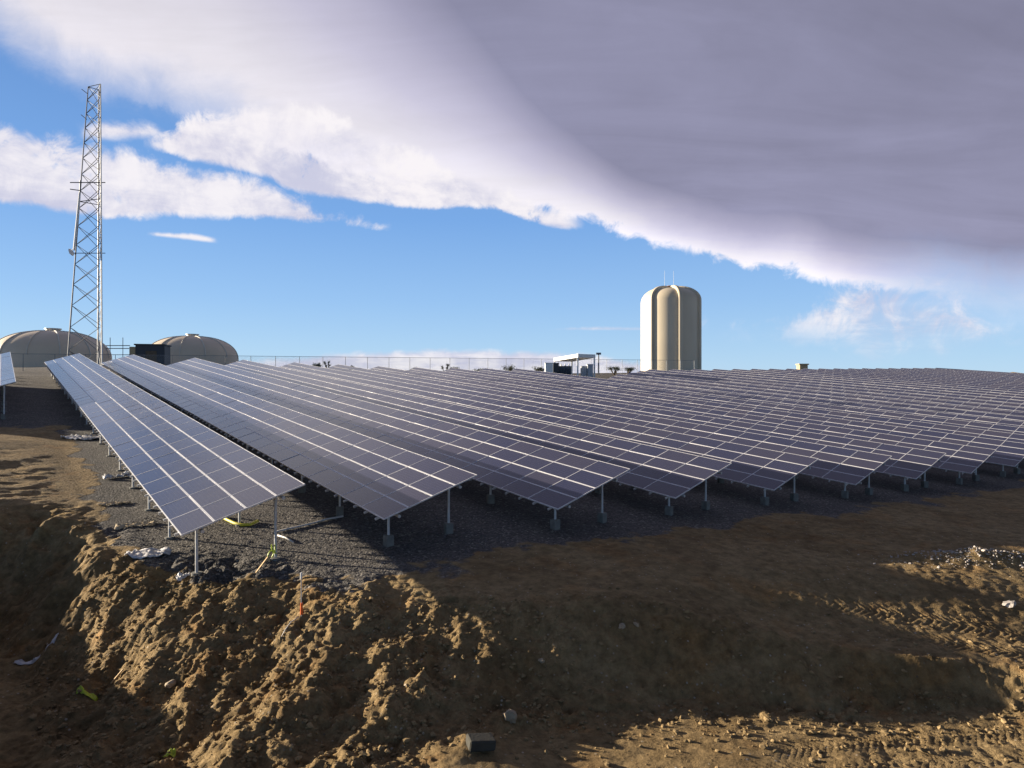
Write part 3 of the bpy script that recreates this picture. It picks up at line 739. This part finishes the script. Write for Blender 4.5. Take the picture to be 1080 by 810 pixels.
# ------------------------------------------------------------------ tall water tank with ribs
def water_tank():
    D = 200; base = at(706.5, 396, D); top = at(706.5, 304, D); h = top.z - base.z; R = 30.3 / 715 * D; c = Vector((base.x, base.y, base.z - 2)); h += 2
    root = thing('water_tank', c, 'tall beige cylindrical water tank with raised curved ribs', 'water tank')
    prof = [(R, 0), (R, h * .4), (R, h - R * .47)]
    for i in range(1, 17):
        a = math.pi / 2 * i / 16
        prof.append((max(R * math.cos(a) ** .68, .15), h - R * .47 + (R * .46) * math.sin(a)))
    # six raised ribs; the wall sits a little inside them
    view = math.atan2(-base.y, -base.x)      # direction to the camera
    angs = [view + math.radians(-37 + 57 * i) for i in range(0, 6)]
    bm = bmesh.new(); lathe(bm, [(q[0] * .985, q[1]) for q in prof], c, 96); obj('shell', bm, MT['tank'], root, smooth=True)
    for a in angs:
        bm = bmesh.new(); e = Vector((math.cos(a), math.sin(a), 0)); tn = Vector((-math.sin(a), math.cos(a), 0)); rings = []
        for i, (rr, z) in enumerate(prof):
            nrm = Vector((0, 0, 1)) if i == len(prof) - 1 else None
            j0, j1 = max(i - 1, 0), min(i + 1, len(prof) - 1)
            d = Vector((prof[j1][0] - prof[j0][0], prof[j1][1] - prof[j0][1], 0)).normalized(); no = (e * d.y + Vector((0, 0, 1)) * (-d.x))
            w = .62 * (1 if rr > 3 else max(.35, rr / 3)); p = c + e * rr + Vector((0, 0, z))
            prm = [(-w, -.3), (-w, .42), (-w * .6, .62), (w * .6, .62), (w, .42), (w, -.3)]
            rings.append([bm.verts.new(p + tn * x + no * y) for x, y in prm])
        for A, B in zip(rings, rings[1:]):
            for q in range(5): bm.faces.new((A[q], A[q + 1], B[q + 1], B[q]))
        obj('rib', bm, MT['tank'], root, smooth=False)
    bm = bmesh.new(); rod(bm, c + Vector((0, 0, h - .5)), c + Vector((0, 0, h + .7)), 1.1, .9, seg=14); obj('roof_hatch', bm, MT['rust'], root)
    for px in (701, 710.5):
        p = at(px, 306, D - 1); bm = bmesh.new(); rod(bm, (p.x, p.y, top.z - 1), (p.x, p.y, at(0, 286, D).z), .05, .03, seg=6); obj('whip_antenna', bm, MT['grey'], root)
water_tank()

# ------------------------------------------------------------------ lattice tower
def lattice_tower():
    D = 98.0
    cxb = at(106, 392, D)
    zb, zt = at(0, 394, D).z, at(0, 91.5, D).z
    k = D / 715.0
    A0 = Vector((at(70.2, 394, D).x, D, zb)); B0 = Vector((at(103.2, 394, D + 2.9).x, D + 2.9, zb)); C0 = Vector((at(107.6, 394, D - 2.3).x, D - 2.3, zb))
    A1 = Vector((at(93, 92, D).x, D, zt)); B1 = Vector((at(104.0, 92, D + 1.0).x, D + 1.0, zt)); C1 = Vector((at(106.0, 92, D - .9).x, D - .9, zt))
    root = thing('lattice_tower', (cxb.x - 1.5, D, zb), 'tall thin steel lattice mast with antennas behind the first row', 'radio tower')
    legs = [(A0, A1), (B0, B1), (C0, C1)]
    for a, b in legs:
        bm = bmesh.new(); rod(bm, a, b, .11, .07, seg=8); obj('leg', bm, MT['mast'], root)
    n = 16; zf = [0]
    w = 1.0
    for i in range(n): zf.append(zf[-1] + w); w *= .962
    zf = [q / zf[-1] for q in zf]
    for i in range(n):
        for p, q in ((0, 1), (1, 2), (0, 2)):
            a0, a1 = legs[p][0].lerp(legs[p][1], zf[i]), legs[p][0].lerp(legs[p][1], zf[i + 1])
            b0, b1 = legs[q][0].lerp(legs[q][1], zf[i]), legs[q][0].lerp(legs[q][1], zf[i + 1])
            for x, y in ((a0, b1), (b0, a1)):
                bm = bmesh.new(); rod(bm, x, y, .042, seg=5); obj('brace', bm, MT['lattice'], root)
    bm = bmesh.new()
    for a, b in ((0, 1), (1, 2), (2, 0)): rod(bm, legs[a][1], legs[b][1], .05, seg=5)
    obj('top_ring', bm, MT['lattice'], root)
    bm = bmesh.new()
    for a, b in ((0, 1), (1, 2), (2, 0)): rod(bm, legs[a][0].lerp(legs[a][1], .60), legs[b][0].lerp(legs[b][1], .60), .06, seg=5)
    obj('mid_ring', bm, MT['lattice'], root)
    # side arms with antennas
    for pts, rad in (([(92.5, 99), (86, 94)], .05), ([(91.5, 126), (85.5, 121)], .05)):
        bm = bmesh.new(); rod(bm, at(*pts[0], D), at(*pts[1], D - .3), rad, seg=6); obj('antenna_arm', bm, MT['lattice'], root)
    bm = bmesh.new()
    for a, b in (((74, 192.5), (111, 192.5)), ((74, 199.5), (85, 201)), ((84.5, 190), (84, 206))): rod(bm, at(*a, D - .2), at(*b, D - .2), .07, seg=6)
    obj('antenna_bracket', bm, MT['lattice'], root)
    bm = bmesh.new(); rod(bm, at(84, 203, D - .3), at(78, 264, D - .3), .13, .16, seg=8); obj('feed_line', bm, MT['white'], root)
    bm = bmesh.new(); rod(bm, at(73, 267, D - .3), at(111, 267, D - .3), .055, seg=6); obj('antenna_arm', bm, MT['lattice'], root)
    bm = bmesh.new(); c = at(75, 266, D - .5); lathe(bm, [(.55, 0), (.45, .12), (.25, .22), (.08, .26)], (0, 0, 0), 16)
    Mx = Matrix.Translation(c) @ Matrix.Rotation(math.radians(70), 4, 'Y')
    bmesh.ops.transform(bm, matrix=Mx, verts=bm.verts); obj('dish', bm, MT['white'], root)
    bm = bmesh.new(); tube(bm, [legs[2][0].lerp(legs[2][1], q) + Vector((.12, -.1, 0)) for q in np.linspace(0, .95, 12)], .05, 5); obj('cable', bm, MT['white'], root)
lattice_tower()
# pipe frame between tower and shed
def pipe_rack():
    D = 108; root = thing('pipe_rack', at(123, 392, D), 'thin steel pipe frame between lattice tower and dark shed', 'pipe frame')
    for x in (116.2, 129.6):
        bm = bmesh.new(); rod(bm, at(x, 394, D), at(x, 356, D), .055, seg=6); obj('upright', bm, MT['lattice'], root)
    for y, a, b in ((364.5, 112, 137), (367.5, 112, 136), (374, 110, 138)):
        bm = bmesh.new(); rod(bm, at(a, y, D - .1), at(b, y, D - .1), .07 if y < 370 else .04, seg=6); obj('crossbar', bm, MT['lattice'], root)
pipe_rack()
def shed():
    D = 128; k = D / 715.0; c = at(155, 394, D)
    root = thing('dark_shed', c, 'dark flat-roofed shed beside the right domed tank', 'shed')
    rz = math.radians(14); M = Matrix.Rotation(rz, 3, 'Z'); w, dp, h = 28 * k, 4.5, 31 * k
    bm = bmesh.new(); box(bm, c + Vector((0, dp / 2, h / 2 - 1)), (w, dp, h + 2 - .4), M); obj('wall', bm, MT['dark'], root)
    bm = bmesh.new(); box(bm, c + Vector((-.02, dp / 2, h - .08)), (w + .4, dp + .4, .25), M); obj('roof', bm, MT['dark'], root)
    bm = bmesh.new(); e = M @ Vector((1, 0, 0)); nn = M @ Vector((0, -1, 0))
    box(bm, c + Vector((0, dp / 2, h * .42)) + nn * (dp / 2 + .03) + e * .2, (1.9, .08, h * .7), M); obj('door', bm, MT['stem'], root)
    bm = bmesh.new(); box(bm, c + Vector((0, dp / 2, h / 2 - 1.1)) - e * (w / 2 + .55), (1.08, dp * .9, h + 1.2), M); obj('lit_brick_side', bm, MT['brick'], root)  # sunlit left side of the shed, its brightness put into the tan colour
shed()

# ------------------------------------------------------------------ equipment pad behind the rows
def pad():
    D = 108.0; k = D / 715.0
    zb = at(0, 401, D).z
    def cab(name, x0, x1, yt, d, dp, m, label, cat, extra=None):
        q = d / 715.0; c = at((x0 + x1) / 2, 401, d); c.z = zb; w = (x1 - x0) * q; h = at(0, yt, d).z - zb
        root = thing(name, c, label, cat)
        bm = bmesh.new(); box(bm, c + Vector((0, dp / 2, h / 2)), (w, dp, h), bev=.04); obj('housing', bm, m, root)
        bm = bmesh.new(); box(bm, c + Vector((0, dp / 2, h + .04)), (w + .12, dp + .12, .07)); obj('lid', bm, m, root)
        bm = bmesh.new(); box(bm, c + Vector((-w * .22, -.02, h * .5)), (w * .40, .05, h * .82)); box(bm, c + Vector((w * .22, -.02, h * .5)), (w * .40, .05, h * .82)); obj('door', bm, m, root)
        return root
    cab('electrical_cabinet', 575, 583.2, 383, D, 1.5, MT['white'], 'white electrical cabinet at the left end of the equipment pad', 'cabinet')
    cab('electrical_cabinet', 583.8, 589.5, 383.2, D + .6, 1.4, MT['dark'], 'dark narrow cabinet next to the white one on the pad', 'cabinet')
    t = cab('transformer', 589, 602.5, 386.5, D + 1.2, 2.2, MT['green'], 'dark pad transformer with fins under the white canopy', 'transformer')
    c = at(589, 386, D + 1.2)
    for i in range(6):
        x = at(590.2 + i * 2.2, 386, D + 1.1).x
        bm = bmesh.new(); box(bm, (x, D + .95, zb + 1.0), (.08, .35, 1.7)); obj('cooling_fin', bm, MT['green'], t)
    for i in range(3):
        p = at(592 + i * 4, 386.5, D + 2); bm = bmesh.new(); rod(bm, p, p + Vector((0, 0, .45)), .14, .07, seg=10); obj('bushing', bm, MT['white'], t)
    cab('inverter_cabinet', 613.5, 619, 386.5, D + .8, 2, MT['grey'], 'grey inverter cabinet just right of the canopy front post', 'cabinet')
    cab('inverter_cabinet', 619.6, 625.5, 384.5, D + .3, 2, MT['grey'], 'taller pale grey cabinet under the canopy right end', 'cabinet')
    # canopy
    root = thing('equipment_canopy', (at(606, 401, D).x, D, zb), 'white flat-roofed canopy over the electrical equipment', 'canopy')
    a = at(585, 380.5, D + 3.5); b = at(609, 377.2, D - .2); e = at(627.5, 377.2, D + .2); zt = at(0, 376.6, D).z
    bm = bmesh.new()
    pts = [(at(584, 0, D + 5.0).x, D + 5.0), (at(609.5, 0, D - .4).x, D - .4), (at(628, 0, D + 2.0).x, D + 2.0), (at(603, 0, D + 7.5).x, D + 7.5)]
    zo = [-.45, 0, .0, -.45]
    lo = [bm.verts.new((x, y, zt + z - .05)) for (x, y), z in zip(pts, zo)]; hi = [bm.verts.new((x, y, zt + z + .5)) for (x, y), z in zip(pts, zo)]
    bm.faces.new(lo[::-1]); bm.faces.new(hi)
    for i in range(4): bm.faces.new((lo[i], lo[(i + 1) % 4], hi[(i + 1) % 4], hi[i]))
    obj('roof', bm, MT['white'], root)
    for (x, y), z in zip(pts, zo):
        cx, cy = sum(p[0] for p in pts) / 4, sum(p[1] for p in pts) / 4
        x, y = x + (cx - x) * .05, y + (cy - y) * .05
        bm = bmesh.new(); box(bm, (x, y, (zb + zt + z - .06) / 2 - .2), (.24, .24, zt + z - .06 - zb + .4)); obj('post', bm, MT['white'], root)
    # pole lamp
    D2 = 114; p = at(631.3, 395, D2); root = thing('pole_light', p, 'dark pole with a short crosspiece right of the canopy', 'pole')
    bm = bmesh.new(); rod(bm, p, at(631.3, 373.5, D2), .13, .11, seg=8); obj('pole', bm, MT['lattice'], root)
    bm = bmesh.new(); q = at(631.3, 373, D2); box(bm, q, (.5 + 1.6 * .2, .3, .34)); obj('lamp_head', bm, MT['lattice'], root)
pad()
def hut():
    D = 170; c = at(846, 391.5, D); root = thing('roof_vent_hut', c, 'small tan box just above the far panel skyline', 'small hut')
    k = D / 715
    bm = bmesh.new(); box(bm, c + Vector((0, 0, 2.9 * k)), (8.5 * k, 2, 8.5 * k - .3), bev=.05); obj('wall', bm, MT['brick'], root)
    bm = bmesh.new(); box(bm, c + Vector((0, 0, 7.2 * k)), (10.2 * k, 2.4, .3)); obj('roof', bm, MT['brick'], root)
hut()
# distant rise at the far right
bm = bmesh.new(); D = 420; c = at(1068, 396.5, D)
for i in range(41):
    pass
V, Fc = [], []
for j in range(9):
    for i in range(61):
        x = (i - 30) * 3.0; y = (j - 4) * 14.0
        hh = 4.4 * math.exp(-(x / 60) ** 2) * math.exp(-(y / 30) ** 2) + (2.4 * math.exp(-((x - 1) / 3.4) ** 2) + .8 * math.exp(-((x + 7) / 5) ** 2)) * math.exp(-(y / 20) ** 2)
        V.append((c.x + x, c.y + y, c.z - 4 + hh + .25 * math.sin(i * 2.1 + j)))
for j in range(8):
    for i in range(60): q = j * 61 + i; Fc.append((q, q + 1, q + 62, q + 61))
bm.free(); me = bpy.data.meshes.new('hill'); me.from_pydata(V, [], Fc); me.materials.append(MT['ground'])
o = bpy.data.objects.new('hill', me); col.objects.link(o); tag(o, 'low distant rise at the right end of the skyline', kind='structure')

# ------------------------------------------------------------------ yuccas and bushes by the fence
def bush(px, py, D, hpx, wpx, label, kind, seed):
    rr = random.Random(seed); k = D / 715; c = at(px, py, D); c.z = min(c.z, at(px, py, D).z)
    root = thing('yucca' if kind == 'yucca' else 'shrub', c, label, kind, 'desert plants along the fence')
    h, w = hpx * k, wpx * k * .5
    bm = bmesh.new(); bl = bmesh.new(); heads = []
    for i in range(5 if kind == 'yucca' else 9):
        e = c + Vector((rr.uniform(-w, w) * .8, rr.uniform(-w, w) * .5, h * rr.uniform(.45, .95)))
        rod(bm, c - Vector((0, 0, .8)), e, .09, .04, seg=5); heads.append(e)
    for e in heads:
        for i in range(40 if kind == 'yucca' else 70):
            if kind == 'yucca':
                d = Vector((rr.gauss(0, 1), rr.gauss(0, 1), rr.gauss(.4, .8))).normalized(); ln = rr.uniform(.25, .5); p = e
            else:
                d = Vector((rr.gauss(0, 1), rr.gauss(0, 1), rr.gauss(.2, .7))).normalized(); ln = rr.uniform(.08, .22); p = e + Vector((rr.gauss(0, w * .3), rr.gauss(0, w * .2), rr.gauss(-h * .1, h * .18)))
            sd_ = d.orthogonal().normalized() * (.035 if kind == 'yucca' else .06)
            bl.faces.new([bl.verts.new(p - sd_), bl.verts.new(p + sd_), bl.verts.new(p + d * ln)])
    obj('stem', bm, MT['stem'], root); obj('foliage', bl, MT['leaf'], root)
for a in ((334, 391, 108, 7, 8, 'low dark shrub at the fence, left of the rest', 'shrub'), (345.5, 391, 108, 9, 9, 'spiky dark yucca in front of the fence, left group', 'yucca'),
          (372, 392, 109, 6, 5, 'tiny shrub by the fence between the two yuccas', 'shrub'), (440, 392.5, 111, 4, 12, 'flat wide shrub low against the fence foot', 'shrub'),
          (470, 393, 112, 9, 9, 'spiky yucca standing alone at mid fence', 'yucca'), (479, 393, 112, 5, 10, 'low shrub just right of the mid fence yucca', 'shrub'),
          (512, 393, 114, 4, 22, 'long low shrub clump along the fence foot', 'shrub'), (536, 393.5, 115, 8, 13, 'bushiest rounded shrub by the fence, left of the white cabinet', 'shrub'),
          (568, 393, 117, 6, 12, 'small shrub left of the white cabinet', 'shrub'), (648, 392, 122, 5, 11, 'green shrub between the pole and the water tank', 'shrub'),
          (662, 392.5, 124, 5, 12, 'low shrub close to the water tank foot', 'shrub')):
    bush(*a[:5], a[5], a[6], int(a[0]))

# ------------------------------------------------------------------ small things on the dirt
def sheet(px, py, lx, ly, rz, m, label, cat, name, seed, curl=.12):
    c = on_px(px, py, .03); n = 16; V = []; Fc = []; ca, sa = math.cos(rz), math.sin(rz)
    xs_, ys_ = [], []
    for j in range(n):
        for i in range(n):
            a, b = (i / (n - 1) - .5) * lx, (j / (n - 1) - .5) * ly * (1 - .35 * math.sin(i * .4 + seed))
            xs_.append(c.x + a * ca - b * sa); ys_.append(c.y + a * sa + b * ca)
    xs_, ys_ = np.array(xs_), np.array(ys_); zg = G(xs_, ys_) + H
    wv = np.abs(fbm(xs_ * 6, ys_ * 6, seed, 5, .7)) * curl * 1.1 + .02
    V = [(x, y, z + w_) for x, y, z, w_ in zip(xs_, ys_, zg, wv)]
    for j in range(n - 1):
        for i in range(n - 1): q = j * n + i; Fc.append((q, q + 1, q + n + 1, q + n))
    me = bpy.data.meshes.new(name); me.from_pydata(V, [], Fc); me.materials.append(m)
    for p in me.polygons: p.use_smooth = True
    o = bpy.data.objects.new(name, me); col.objects.link(o); md = o.modifiers.new('t', 'SOLIDIFY'); md.thickness = .008
    tag(o, label, cat); return o
sheet(157, 585, 1.3, .65, .25, MT['sheet'], 'crumpled pale plastic sheet lying at the second front post', 'plastic sheet', 'plastic_sheet', 2, .16)
sheet(143, 555, 1.3, .28, .35, MT['sack'], 'torn tan paper sack by the third front post', 'sack', 'torn_sack', 5, .14)
sheet(120, 532, 1.2, .26, .5, MT['sack'], 'flattened narrow tan sack beside the fourth front post', 'sack', 'torn_sack', 8, .1)
sheet(123, 504, 1.1, .35, .7, MT['sheet'], 'curled white plastic scrap left of the first row', 'plastic scrap', 'plastic_scrap', 11, .25)
sheet(90, 463, 2.6, .9, .0, MT['sheet'], 'low white plastic heap at the shade edge left of the first row', 'plastic sheet', 'plastic_heap', 14, .25)
sheet(193, 609, .35, .3, .6, MT['sheet'], 'small crushed white wrapper beside the nearest front post', 'wrapper', 'wrapper', 15, .12)
sheet(38, 697, 1.0, .22, .15, MT['sheet'], 'long white plastic piece lying in the shaded pit', 'plastic scrap', 'plastic_scrap', 17, .08)
sheet(92, 733, .42, .16, .3, MT['lime'], 'lime green plastic scrap at the edge of the pit shade', 'plastic scrap', 'plastic_scrap', 19, .05)
sheet(179, 795, .22, .16, .3, MT['lime'], 'tiny lime scrap near the bottom frame edge', 'plastic scrap', 'plastic_scrap', 23, .05)
def stick(px, py, px2, py2, lift2, w, t, m, label, cat, name):
    a = on_px(px, py, .02); b = on_px(px2, py2, lift2); bm = bmesh.new(); d = (b - a); q = d.to_track_quat('X', 'Z').to_matrix()
    box(bm, (0, 0, 0), (d.length, w, t), q, bev=.003); return tag(obj(name, bm, m, None, Matrix.Translation((a + b) / 2)), label, cat)
p = on_px(270, 604)
def plank(p, top, w, t, m, label):
    bm = bmesh.new(); d = top - p; q = d.to_track_quat('X', 'Y').to_matrix(); box(bm, (0, 0, 0), (d.length, t, w), q, bev=.004)
    tag(obj('wooden_board', bm, m, None, Matrix.Translation((p + top) / 2)), label, 'board')
plank(p, p + Vector((.30, .15, .42)), .10, .03, MT['wood'], 'short tan board leaning on the dirt left of the ribboned post')
stick(117, 722, 130, 708, .05, .05, .03, MT['wood'], 'small split wood stick lying on the sunlit bank', 'stick', 'wood_stick')
# yellow ribbon tied on the near right post of the first row
W0 = Matrix.Translation(Vector(corner(0)) * L + Vector((0, 0, H))) @ Matrix((s, r, n_up)).transposed().to_4x4()
pb = W0 @ Vector((.8 * L, .22 * L, 0)); pb.z = gz(pb.x, pb.y) + H
bm = bmesh.new()
for i in range(3):
    a0 = rnd.uniform(0, 6); pts = [pb + Vector((.07 * math.cos(a0 + q * 5), .07 * math.sin(a0 + q * 5), .42 - .34 * q + .05 * math.sin(q * 9 + i))) + Vector((-.10, -.03, 0)) * q * (i * .6) for q in np.linspace(0, 1, 10)]
    tube(bm, pts, .018, 5)
tag(obj('yellow_ribbon', bm, MT['lime'], None, Matrix.Identity(4)), 'yellow ribbon tied round the post foot near the tan board', 'ribbon')
# yellow hose
pts = [on_px(x, y, .06) for x, y in ((233, 546), (240, 550), (247, 553.5), (255, 555.5), (264, 555), (272, 551))]
bm = bmesh.new(); tube(bm, pts, .055, 8); tag(obj('yellow_hose', bm, MT['yellow'], smooth=True), 'thick yellow hose lying under the first row', 'hose')
# conduits on the gravel
bm = bmesh.new(); tube(bm, [on_px(x, y, .05) for x, y in ((292, 562), (305, 559), (325, 554.5), (345, 549), (362, 546))], .035, 6)
tag(obj('conduit', bm, MT['pvc'], smooth=True), 'long pale conduit running from the first row into shade', 'conduit')
bm = bmesh.new(); tube(bm, [on_px(293, 566, .04), on_px(301, 568.5, .05), on_px(309, 573, .04)], .03, 6)
tag(obj('conduit', bm, MT['pvc'], smooth=True), 'short pale conduit piece lying right of the ribboned post', 'conduit')
# survey marker and its wire
p = on_px(318, 651); bm = bmesh.new(); root = thing('survey_marker', p, 'thin white marker rod with orange sleeve on the sunlit bank', 'marker')
k = p.y / 715
bm = bmesh.new(); rod(bm, p - Vector((0, 0, .1)), p + Vector((-.01, 0, 46 * k)), .014, .012, seg=8); obj('rod', bm, MT['pvc'], root)
bm = bmesh.new(); rod(bm, p + Vector((0, 0, 2 * k)), p + Vector((0, 0, 14 * k)), .040, .034, seg=10); obj('orange_sleeve', bm, MT['orange'], root)
bm = bmesh.new(); rod(bm, p + Vector((-.01, 0, 40 * k)), p + Vector((-.01, 0, 46 * k)), .030, .026, seg=10); obj('white_cap', bm, MT['white'], root)
bm = bmesh.new(); tube(bm, [on_px(x, y, .05) for x, y in ((315, 653), (307, 658), (301, 666), (297, 674))], .013, 5)
tag(obj('loose_wire', bm, MT['pvc'], smooth=True), 'loose white wire curling below the marker rod', 'wire')
# dark block on the flat
p = on_px(507, 789); bm = bmesh.new(); box(bm, (0, 0, .11), (.52, .36, .20), Matrix.Rotation(.3, 3, 'Z') @ Matrix.Rotation(.12, 3, 'Y'), bev=.025)
tag(obj('broken_slab', bm, MT['block'], None, Matrix.Translation(p)), 'dark broken concrete slab near the bottom centre', 'slab')
for px, py, sz, lab, sd_ in ((538, 757, .42, 'large rounded dirt rock above the dark slab', 2), (571, 697, .16, 'small round stone alone on the shaded bank', 3), (656, 661, .26, 'brown rock high on the shaded bank', 4),
                             (671, 659, .17, 'smaller rock beside the brown one high on the shaded bank', 8), (1064, 637, .30, 'pale round rock in the upper sunlit wedge', 5), (180, 722, .32, 'angular clod with a bright face on the sunlit bank', 6)):
    q = on_px(px, py + 2, .05); stone_obj('rock', q, sz, MT['palerock'] if px == 1064 else MT['rock'], lab, 'rock', 'single rocks on the dirt', .8, sd_)
